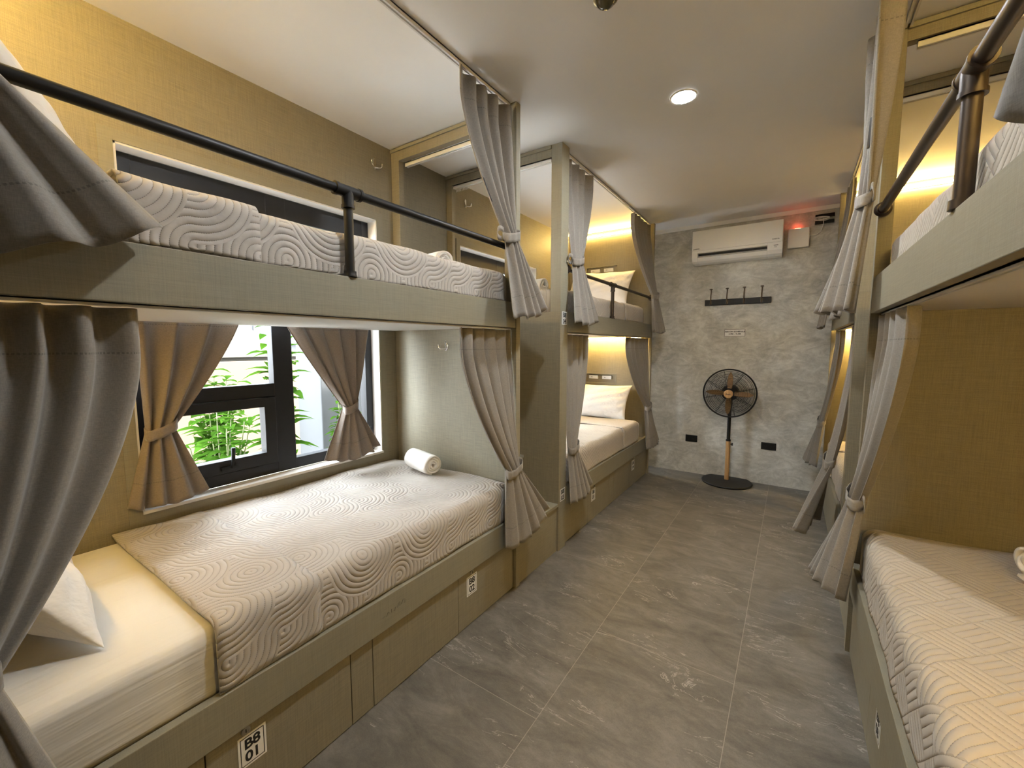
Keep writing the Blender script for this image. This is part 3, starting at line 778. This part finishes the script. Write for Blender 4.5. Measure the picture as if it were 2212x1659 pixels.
# ------------------------------------------------------------ curtain tracks and LED strips
def track(label, x, ya, yb, z1, horizontal='y', x1=None, gliders=0):
    mb = MB()
    if horizontal == 'y':
        for a, b in ((-.012, -.004), (.004, .012)): mb.box(x + a, x + b, ya, yb, z1 - (.020 if z1 > 2 else .011), z1 - .001)
        mb.box(x - .012, x + .012, ya, yb, z1 - .006, z1 - .001); ctr = (x, (ya + yb) / 2, z1)
    else:
        y = ya
        for a, b in ((-.012, -.004), (.004, .012)): mb.box(x, x1, y + a, y + b, z1 - .026, z1 - .001)
        mb.box(x, x1, y - .012, y + .012, z1 - .006, z1 - .001); ctr = ((x + x1) / 2, y, z1)
    r = thing('curtain_track', label, 'curtain track', ctr, 'white curtain tracks')
    part('channel', mb, ALU, r)
    for k in range(gliders):
        g = MB(); gx = x + .02 + .014 * k
        g.tube([(gx, ya, z1 - .02), (gx, ya, z1 - .034), (gx + .003, ya - .004, z1 - .042), (gx, ya, z1 - .048)], .0028, 6)
        part('glider', g, ALU, r)
track('white ceiling track over the upper bed beside the leafy window', -1.315, -.055, 1.92, ZC)
track('white ceiling track over the upper bed by the concrete wall', -1.315, 2.558, 4.546, ZC)
track('white ceiling track over the upper bed across the aisle', .315, .345, 2.35, ZC)
track('white ceiling track over the far upper bed across the aisle', .315, 2.928, 4.546, ZC)
track('white track under the upper deck beside the leafy window', -1.313, -.055, 1.92, 1.5035)
track('white track under the upper deck by the concrete wall', -1.313, 2.563, 4.546, 1.4985)
track('white track under the upper deck across the aisle, lit grey', .313, .347, 2.35, 1.5435)
track('white track under the far upper deck across the aisle', .313, 2.932, 4.546, 1.5385)
track('white track under the frame beam at the foot of the window bunk', -2.165, 1.978, 1.35, 2.594, 'x', -1.35)
track('white track with hanging gliders under the second frame beam', -2.185, 2.468, 1.35, 2.604, 'x', -1.35, gliders=9)
track('white track under the frame beam across the aisle, edged in gold light', .35, 2.378, 0, 2.609, 'x', 1.19)
track('white track under the far frame beam across the aisle', .35, 2.868, 0, 2.614, 'x', 1.19)

LEDS = {}
def led(label, x0, x1, y, z, s, k=1.0):
    low = z < 2
    if low: y += s * .05
    """warm strip in a slim aluminium profile; s = side the headboard faces"""
    r = thing('led_strip', label, 'strip light', ((x0 + x1) / 2, y, z), 'warm LED strips')
    part('profile', B(x0, x1, y - .011, y + .011, z + .006, z + .010) if low else B(x0, x1, y, y - s * .004, z - .011, z + .011), ALU, r)
    part('diffuser', B(x0 + .002, x1 - .002, y - .007, y + .007, z - .003, z + .0058) if low else B(x0 + .002, x1 - .002, y + s * .0, y + s * .007, z - .008, z + .008), LEDM if k == 1 else LEDS.setdefault(k, glow('dimmed_warm_led', (1.0, .65, .19), 270 * k)), r)
led('glowing warm strip high on the headboard of the near upper bed', -2.20, -1.36, -.0545, 2.645, 1)
led('glowing warm strip under the upper deck over the near white pillow', -2.20, -1.36, -.0545, 1.493, 1, .26)
led('glowing warm strip high on the headboard of the upper bed by the concrete wall', -2.22, -1.36, 4.5445, 2.638, -1, .62)
led('glowing warm strip over the headboard of the lower bed by the concrete wall', -2.22, -1.36, 4.5445, 1.488, -1, .5)
led('glowing warm strip under the upper deck at the near end across the aisle', .36, 1.2, .3445 + .001, 1.533, 1, .65)
led('warm strip high on the near headboard across the aisle', .36, 1.2, .3445 + .001, 2.645, 1)
led('glowing warm strip on the far headboard seen past the black rail', .36, 1.2, 4.5445, 2.638, -1)
led('glowing warm strip over the far lower pillow across the aisle', .30, 1.2, 4.5445, 1.528, -1)

# ------------------------------------------------------------ ceiling lamps
def downlight(label, x, y, k=1.0):
    r = thing('downlight', label, 'ceiling light', (x, y, ZC), 'round ceiling downlights')
    part('trim_ring', MB().lathe([(.056, ZC - .0005), (.066, ZC - .0005), (.066, ZC - .003), (.060, ZC - .006), (.056, ZC - .005), (.056, ZC - .0005)], (x, y, 0), 40, cap=False), ALU, r, smooth=True, angle=40)
    part('lamp_disc', MB().lathe([(0.001, ZC - .0006), (.055, ZC - .0006), (.055, ZC - .0035), (.001, ZC - .0035)], (x, y, 0), 40), LAMPM if k == 1 else glow('dimmer_lamp_disc', (.94, .98, 1.0), 430 * k), r)
downlight('round glowing white downlight in the middle of the ceiling', -.533, 2.374)
downlight('round white downlight in the ceiling above the camera', -.50, 1.0, .85)
r = thing('smoke_detector', 'small dark dome fitting on the ceiling, cut by the top edge', 'ceiling fitting', (-.64, 1.57, ZC))
part('dome', MB().lathe([(.001, ZC - .034), (.016, ZC - .032), (.03, ZC - .022), (.037, ZC - .010), (.037, ZC - .001)], (-.64, 1.57, 0), 28), plain('olive_dome', (.05, .045, .02), .15), r, smooth=True, angle=50)
part('mounting_ring', MB().lathe([(.030, ZC - .0005), (.045, ZC - .0005), (.045, ZC - .005), (.038, ZC - .008)], (-.64, 1.57, 0), 28), plain('brass_ring', (.30, .24, .12), .3, 1.0), r, smooth=True, angle=40)

# ------------------------------------------------------------ chrome coat hooks
def coat_hook(label, P, nrm, u):
    n, u = Vector(nrm), Vector(u); P = Vector(P); z = Vector((0, 0, 1))
    r = thing('coat_hook', label, 'hook', P, 'chrome double hooks')
    M = Matrix((u, z, n)).transposed().to_4x4(); M.translation = P
    T = lambda a, b, c: M @ Vector((a, b, c))
    bp = MB()
    bp.extrude([(math.cos(a) * .009, math.copysign(.024, math.sin(a)) + math.sin(a) * .009) for a in [2 * PI * k / 24 + .01 for k in range(24)]], 'z', 0, .004)
    bp.v = [tuple(M @ Vector(p)) for p in bp.v]
    part('back_plate', bp, CHROME, r, bevel=.001)
    for s in (-1, 1):
        part('prong', MB().tube([T(s * .003, -.020, .003), T(s * .012, -.022, .016), T(s * .026, -.022, .024), T(s * .037, -.014, .027), T(s * .040, .002, .027), T(s * .039, .008, .027)], [.0045, .0042, .004, .004, .0042, .005], 10), CHROME, r, smooth=True, angle=50)
coat_hook('chrome double hook on the upper window wall above the quilt', (XW + .0005, 1.792, 2.545), (1, 0, 0), (0, 1, 0))
coat_hook('chrome double hook on the end panel above the rolled towel', (-1.787, 1.9255, 1.405), (0, -1, 0), (1, 0, 0))
coat_hook('chrome double hook on the wall behind the second frame', (XW + .0005, 2.676, 2.545), (1, 0, 0), (0, 1, 0))

# ------------------------------------------------------------ things on the end wall
def aircon():
    r = thing('air_conditioner', 'white wall-mounted air conditioner above the black hook board', 'air conditioner', (-.523, 4.77, 2.25))
    x0, x1 = -.916, -.130; yb = YE - .001
    prof = [(yb, 2.572), (4.70, 2.572), (4.682, 2.562), (4.682, 2.362), (4.684, 2.345)]
    lowfull = [(4.690, 2.300), (4.712, 2.268), (4.745, 2.252), (yb, 2.252)]
    notch = [(4.74, 2.345), (4.755, 2.318), (4.690, 2.304), (4.712, 2.268), (4.745, 2.252), (yb, 2.252)]
    body = MB(); s0, s1 = -.862, -.252
    body.extrude(prof + lowfull, 'x', x0, s0); body.extrude(prof + notch, 'x', s0, s1); body.extrude(prof + lowfull, 'x', s1, x1)
    part('body', body, ACW, r, bevel=.003)
    part('front_panel', B(x0 + .002, x1 - .002, 4.670, 4.6815, 2.368, 2.566), ACW, r, bevel=.004)
    part('air_outlet', B(s0 + .001, s1 - .001, 4.728, 4.739, 2.320, 2.344), DARK, r)
    lv = MB().extrude([(4.686, 2.312), (4.692, 2.309), (4.74, 2.322), (4.736, 2.326)], 'x', s0 + .004, s1 - .004)
    part('louvre_flap', lv, ACW, r)
    M = lambda x, z, y: Matrix(((1, 0, 0, x), (0, 0, -1, y), (0, 1, 0, z), (0, 0, 0, 1)))
    lt = MB(); lt.text('DAIKIN', M(-.872, 2.385, 4.6698), .017, bold=.0004); lt.text('INVERTER', M(-.186, 2.395, 4.6698), .013, bold=.0002)
    lt.text('R32', M(-.185, 2.325, 4.6832), .012)
    part('lettering', lt, INK, r)
    part('indicator', B(-.20, -.165, 4.681, 4.6835, 2.338, 2.344), plain('grey_window', (.25, .25, .24), .3), r)
aircon()

r = thing('coat_hook_rail', 'black wooden board with four metal hooks on the concrete wall', 'coat rack', (-.505, YE, 1.84))
part('board', B(-.803, -.203, YE - .021, YE - .001, 1.826, 1.886), BLK, r, bevel=.003)
HOOKM = plain('aged_bronze_hook', (.12, .09, .06), .35, 1.0)
for hx in (-.742, -.592, -.438, -.285):
    k = part('hook', MB().tube([(hx, YE - .024, 1.862), (hx, YE - .05, 1.880), (hx, YE - .055, 1.92), (hx + .002, YE - .050, 1.965), (hx + .002, YE - .060, 1.985)], [.006, .0058, .0055, .0055, .0065], 10), HOOKM, r, smooth=True, angle=50)
    part('hook_tip', MB().lathe([(.001, 1.982), (.014, 1.983), (.016, 1.988), (.012, 1.993), (.001, 1.994)], (hx + .002, YE - .060, 0), 16), HOOKM, k, smooth=True, angle=50)
    lo = MB().box(hx - .009, hx + .009, YE - .0255, YE - .0215, 1.836, 1.876); lo.tube([(hx, YE - .026, 1.845), (hx, YE - .045, 1.832), (hx, YE - .052, 1.843), (hx, YE - .053, 1.853)], .0055, 10)
    part('lower_prong', lo, HOOKM, k, smooth=True, angle=50)

r = thing('wall_sign', 'small white notice about the aircon schedule on the concrete wall', 'sign', (-.510, YE, 1.538))
part('card', B(-.600, -.418, YE - .0035, YE - .001, 1.504, 1.572), PLATE, r)
t = MB(); xa, xb, za, zb, y = -.600, -.418, 1.504, 1.572, YE - .004
for q in ((xa - .002, xb + .002, zb, zb + .003), (xa - .002, xb + .002, za - .003, za), (xa - .003, xa, za - .003, zb + .003), (xb, xb + .003, za - .003, zb + .003)): t.box(q[0], q[1], y - .0008, YE - .001, q[2], q[3])
part('border', t, plain('brown_border', (.09, .06, .04), .5), r)
t = MB(); M = lambda x, z, s=1: Matrix(((s, 0, 0, x), (0, 0, -1, YE - .0036), (0, 1, 0, z), (0, 0, 0, 1)))
t.text('AIRCON SCHEDULE', M(-.509, 1.549, 1.12), .0185, bold=.0007); t.text('2 PM \u2013 9 AM', M(-.509, 1.526, 1.12), .0185, bold=.0007)
part('lettering', t, INK, r)

def socket(label, x0, x1, z0, z1):
    r = thing('power_socket', label, 'socket', ((x0 + x1) / 2, YE, (z0 + z1) / 2), 'black wall sockets')
    part('cover_plate', B(x0, x1, YE - .012, YE - .001, z0, z1), BLK, r, bevel=.003)
    cx, cz = (x0 + x1) / 2, (z0 + z1) / 2; m = MB()
    for s in (-.026, .02):
        for q in (-.006, .006): m.box(cx + s + q - .0012, cx + s + q + .0012, YE - .0125, YE - .0118, cz - .006, cz + .006)
        m.lathe([(.001, YE - .0125), (.003, YE - .0125), (.003, YE - .0118)], (cx + s, 0, cz - .016), 10, 'y')
    part('slots', m, DARK, r)
socket('black double socket on the concrete wall between the fan and the window row', -.945, -.825, .352, .425)
socket('black double socket on the concrete wall between the fan and the far curtains', -.222, -.093, .360, .432)

r = thing('wall_mounted_box', 'white square junction box with a thin cable beside the air conditioner', 'junction box', (-.01, YE, 2.32))
part('case', B(-.095, .072, YE - .045, YE - .001, 2.325, 2.50), ACW, r, bevel=.006)
part('red_indicator', B(-.045, .0, YE - .034, YE - .026, 2.5003, 2.503), glow('red_indicator_light', (1.0, .10, .05), 26.0), r, 'small red indicator light')
r2 = thing('wall_bracket', 'black bracket with looped white cable high on the concrete wall', 'bracket', (.17, YE, 2.55))
part('plate', MB().box(.108, .25, YE - .02, YE - .001, 2.575, 2.605).box(.108, .25, YE - .02, YE - .001, 2.52, 2.55).box(.108, .13, YE - .016, YE - .001, 2.55, 2.575), BLK, r2)
cb = MB(); pth = []
for i in range(70):
    a = i / 69 * 2 * PI * 3.5; pth.append((.155 + .055 * math.cos(a) + .004 * i / 69, YE - .026 - .006 * math.sin(a * 1.5) - .0001 * i, 2.563 + .013 * math.sin(a + .3 * math.sin(a * .5)) + .006 * math.sin(a * .37)))
cb.tube(pth, .0026, 7); cb.tube([(.17, YE - .028, 2.565), (.172, YE - .022, 2.51), (.155, YE - .018, 2.45), (.115, YE - .02, 2.425), (.0735, YE - .022, 2.425)], .0026, 7)
part('cable', cb, ACW, r2, 'white looped cable', smooth=True)

# ------------------------------------------------------------ pedestal fan
def fan():
    fx, fy = -.505, 4.715
    r = thing('pedestal_fan', 'black pedestal fan with wooden blades and wooden lower pole', 'fan', (fx, fy, 0))
    part('base', MB().lathe([(.001, .001), (.232, .001), (.236, .012), (.230, .020), (.10, .028), (.04, .034), (.001, .034)], (fx, fy, 0), 56), BLK, r, smooth=True, angle=40)
    part('lower_pole', MB().lathe([(.001, .034), (.0215, .034), (.0215, .435), (.001, .435)], (fx, fy, 0), 24), WOODF, r, smooth=True, angle=40)
    u = MB().lathe([(.001, .4355), (.023, .4355), (.023, .45), (.0165, .455), (.0165, .80), (.001, .80)], (fx, fy, 0), 24)
    part('upper_pole', u, BLK, r, smooth=True, angle=40)
    part('clamp_knob', MB().lathe([(.001, fx + .0225), (.006, fx + .0225), (.006, fx + .03), (.015, fx + .031), (.015, fx + .043), (.001, fx + .044)], (0, fy, .405), 18, 'x'), BLK, r, smooth=True, angle=40)
    hz = .935; hy = fy - .10                       # fan head centre
    part('motor_housing', MB().lathe([(.001, fy + .10), (.05, fy + .095), (.075, fy + .06), (.08, fy + .0), (.075, fy - .055), (.001, fy - .055)], (fx, 0, hz), 32, 'y').box(fx - .02, fx + .02, fy - .03, fy + .03, .79, hz - .06), BLK, r, smooth=True, angle=40)
    R = .236
    rim = MB().torus((fx, hy, hz), R, .0075, 72, 8, 'y')
    part('rim', rim, BLK, r, smooth=True)
    for nm, sgn, dep in (('front_grille', -1, .075), ('rear_grille', 1, .07)):
        g = MB(); h = lambda q: hy + sgn * dep * math.sqrt(max(0, 1 - (q / R) ** 2)) * (.35 + .65 * 1)
        if sgn < 0: h = lambda q: hy - dep * (1 - (q / R) ** 2.6)
        else: h = lambda q: hy + dep * (1 - (q / R) ** 3)
        k0 = .05 if sgn < 0 else .08; N = 22 if sgn < 0 else 12
        for k in range(N):
            q = k0 + (R - k0 - .006) * k / (N - 1); g.torus((fx, h(q), hz), q, .0014, 56, 4, 'y')
        for k in range(8):
            a = 2 * PI * (k + .32) / 8
            for dd in ((-.012, .012) if sgn < 0 and k % 2 else (0,)):
                path = [(fx + q * math.cos(a + dd * .6 / .2 ), h(q) - sgn * .002, hz + q * math.sin(a + dd * .6 / .2)) for q in [k0 + (R - k0) * i / 8 for i in range(9)]]
                g.tube(path, .0017, 5)
        part(nm, g, BLK, r, smooth=True)
    for k in range(4):
        a = PI / 2 * k + D(-2); pts = []
        nL, nW = 12, 7
        for i in range(nL):
            q = i / (nL - 1); L = .045 + .165 * q; wd = (.030 + .020 * math.sin(PI * min(1, q * .95 + .05) ** .8)) * (1 - .78 * max(0, (q - .75) / .25) ** 2)
            for j in range(nW):
                w = (j / (nW - 1) - .5) * 2 * wd * .5
                pts.append((L, hy - .012 + w * .42, w))
        M = Matrix.Translation((fx, 0, hz)) @ Matrix.Rotation(-a, 4, 'Y')
        part('blade', MB().grid([M @ Vector(p) for p in pts], nW, nL), WOODB, r, 'wooden fan blade', smooth=True, solid=.005, soff=0)
    hub = part('hub_cap', MB().lathe([(.001, hy - .088), (.036, hy - .087), (.041, hy - .082), (.041, hy - .06), (.001, hy - .06)], (fx, 0, hz), 32, 'y'), WOODF, r, 'round wooden hub badge', smooth=True, angle=40)
    lt = MB().text('Asahi', Matrix(((1, 0, 0, fx), (0, 0, -1, hy - .0885), (0, 1, 0, hz - .002), (0, 0, 0, 1))), .021, bold=.0004)
    part('badge_lettering', lt, INK, hub)
fan()

# faint pencil scribble on the drawer rail
sc = MB()
for (ya, za, yb_, zb) in ((.985, .350, 1.0, .352), (1.005, .346, 1.012, .360), (1.012, .360, 1.022, .352), (1.03, .350, 1.03, .364), (1.04, .352, 1.046, .350), (1.046, .35, 1.05, .362), (1.06, .354, 1.066, .372), (1.072, .356, 1.072, .374), (1.08, .358, 1.09, .376), (1.098, .354, 1.099, .372)):
    sc.tube([(XL + .0006, ya, za), (XL + .0006, yb_, zb)], .0007, 4)
tag(link_mesh('pencil_scribble', sc, plain('pencil_grey', (.10, .09, .07), .8)), 'faint pencil scribble on the drawer rail of the near bed', 'scribble')

# ------------------------------------------------------------ outside the window
GRND = plain('outdoor_paving', (.68, .67, .65), .9)
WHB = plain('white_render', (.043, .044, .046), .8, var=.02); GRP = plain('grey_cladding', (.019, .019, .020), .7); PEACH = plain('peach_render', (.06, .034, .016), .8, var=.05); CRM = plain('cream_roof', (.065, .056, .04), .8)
o = struct('ground', B(-16, -2.5, -10, 22, -.25, -.2), GRND)
r = thing('neighbouring_building', 'white building with grey vertical panels outside the window', 'building', (-9, 6, -.2))
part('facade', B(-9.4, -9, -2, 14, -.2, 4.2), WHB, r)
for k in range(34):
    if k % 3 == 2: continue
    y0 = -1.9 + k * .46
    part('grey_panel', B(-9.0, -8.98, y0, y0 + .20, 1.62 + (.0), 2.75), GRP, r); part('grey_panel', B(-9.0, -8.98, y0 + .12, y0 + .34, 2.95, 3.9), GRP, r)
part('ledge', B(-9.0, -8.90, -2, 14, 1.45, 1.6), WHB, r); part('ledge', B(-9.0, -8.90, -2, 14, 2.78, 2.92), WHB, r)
r = thing('garden_wall', 'peach coloured wall behind the shrubs outside', 'wall', (-6, 3, -.2)); r['kind'] = 'thing'
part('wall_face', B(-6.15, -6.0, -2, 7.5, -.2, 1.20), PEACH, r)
r = thing('shed_roof', 'cream sloping roof outside the upper pane', 'roof', (-7.2, 2.6, 1.3))
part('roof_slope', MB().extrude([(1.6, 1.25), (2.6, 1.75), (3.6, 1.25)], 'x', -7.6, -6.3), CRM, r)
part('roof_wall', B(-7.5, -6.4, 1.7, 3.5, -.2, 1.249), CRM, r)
tag(link_mesh('white_pillar', rounded_box(-3.95, -3.55, 2.16, 2.66, -.2, 3.6, .012, 2), WHB), 'smooth white pillar outside the narrow pane', 'pillar')

LEAF = leafmat('bright_leaf', (.028, .066, .007), (.014, .040, .005)); STEM = plain('green_stem', (.12, .14, .05), .7)
def leaf(mb, P, dirv, up, L, W):
    d = Vector(dirv).normalized(); s = d.cross(Vector(up)).normalized(); u = s.cross(d)
    pts = []
    for i, (q, w) in enumerate(((0, .05), (.2, .72), (.45, 1.0), (.72, .62), (1, .0))):
        c = Vector(P) + d * L * q + u * (-.30 * L * q * q + .05 * L * math.sin(q * 3))
        pts += [c - s * W * w + u * .08 * L * w, c, c + s * W * w + u * .08 * L * w]
    f = []
    for i in range(4): a = 3 * i; f += [(a, a + 1, a + 4, a + 3), (a + 1, a + 2, a + 5, a + 4)]
    mb.add(pts, f)
def shrub(label, x, y, z0, h, n, spread, seed, ls=.12):
    rng = random.Random(seed)
    r = thing('shrub', label, 'shrub', (x, y, z0), 'leafy shrubs outside the window')
    st, lf = MB(), MB()
    for k in range(n):
        a = rng.uniform(0, 6.28); sp = spread * rng.uniform(.2, 1); hh = h * rng.uniform(.8, 1.0) if k else h
        tip = (x + sp * math.cos(a) * (1 if k else .1), y + sp * math.sin(a) * (1 if k else .1), z0 + hh)
        path = [(x + (tip[0] - x) * q + .02 * math.sin(5 * q + k), y + (tip[1] - y) * q ** 1.2, z0 + hh * q) for q in [i / 8 for i in range(9)]]
        st.tube(path, [.010 - .007 * i / 8 for i in range(9)], 6)
        m = int(hh / .075)
        for i in range(m):
            q = .12 + .88 * i / (m - 1); P = Vector(path[0]).lerp(Vector(path[-1]), q); P.y = y + (tip[1] - y) * q ** 1.2
            for s in (0, 1):
                an = i * 1.9 + s * PI + rng.uniform(-.5, .5); el = rng.uniform(.05, .5)
                sz = ls * rng.uniform(.75, 1.15) * (1.05 - .45 * max(0, q - .7) / .3)
                leaf(lf, P, (math.cos(an), math.sin(an), el), (0, 0, 1), sz * 1.35, sz * .34)
    part('stems', st, STEM, r, smooth=True); part('foliage', lf, LEAF, r)
shrub('tall green shrub showing in the upper pane outside', -3.25, 1.60, -.2, 1.88, 3, .16, 31, .15)
shrub('green shrub filling the lower pane beside the crank handle', -3.0, 1.12, -.2, 1.20, 8, .22, 32)
shrub('green shrub low behind the brown curtain outside', -3.5, .72, -.2, 1.26, 7, .26, 33)
shrub('green shrub seen through the narrow pane beside the pillar', -3.35, 2.22, -.2, 1.25, 6, .14, 35, .10)
shrub('pale green shrub in front of the peach wall', -4.4, 1.62, -.2, 1.45, 8, .4, 36, .16)

# ------------------------------------------------------------ daylight
w = bpy.data.worlds.new('World'); SC.world = w; w.use_nodes = True
nt = w.node_tree; nt.nodes.clear(); out = nt.nodes.new('ShaderNodeOutputWorld'); bg = nt.nodes.new('ShaderNodeBackground')
sky = nt.nodes.new('ShaderNodeTexSky'); sky.sky_type = 'HOSEK_WILKIE'; sky.turbidity = 6; sky.ground_albedo = .5; sky.sun_direction = (-.35, -.5, .8)
mx = nt.nodes.new('ShaderNodeMix'); mx.data_type = 'RGBA'; mx.inputs[0].default_value = .75
nt.links.new(sky.outputs[0], mx.inputs[6]); mx.inputs[7].default_value = (.84, .93, 1.0, 1)
nt.links.new(mx.outputs[2], bg.inputs[0]); bg.inputs[1].default_value = 24.0; nt.links.new(bg.outputs[0], out.inputs[0])
ld = bpy.data.lights.new('sun', 'SUN'); ld.energy = 16.0; ld.angle = .03; ld.color = (1, .96, .9)
so = bpy.data.objects.new('sun', ld); COL.objects.link(so); so.rotation_euler = (D(-25), D(32), 0)

# ------------------------------------------------------------ view
SC.view_settings.view_transform = 'Standard'; SC.view_settings.look = 'None'
SC.view_settings.gamma = 1.0; SC.view_settings.use_curve_mapping = False
SC.view_settings.exposure = 0.88
SC.cycles.max_bounces = 10; SC.cycles.diffuse_bounces = 7; SC.cycles.transparent_max_bounces = 10
SC.cycles.caustics_reflective = False; SC.cycles.caustics_refractive = False
SC.cycles.sample_clamp_indirect = 6.0
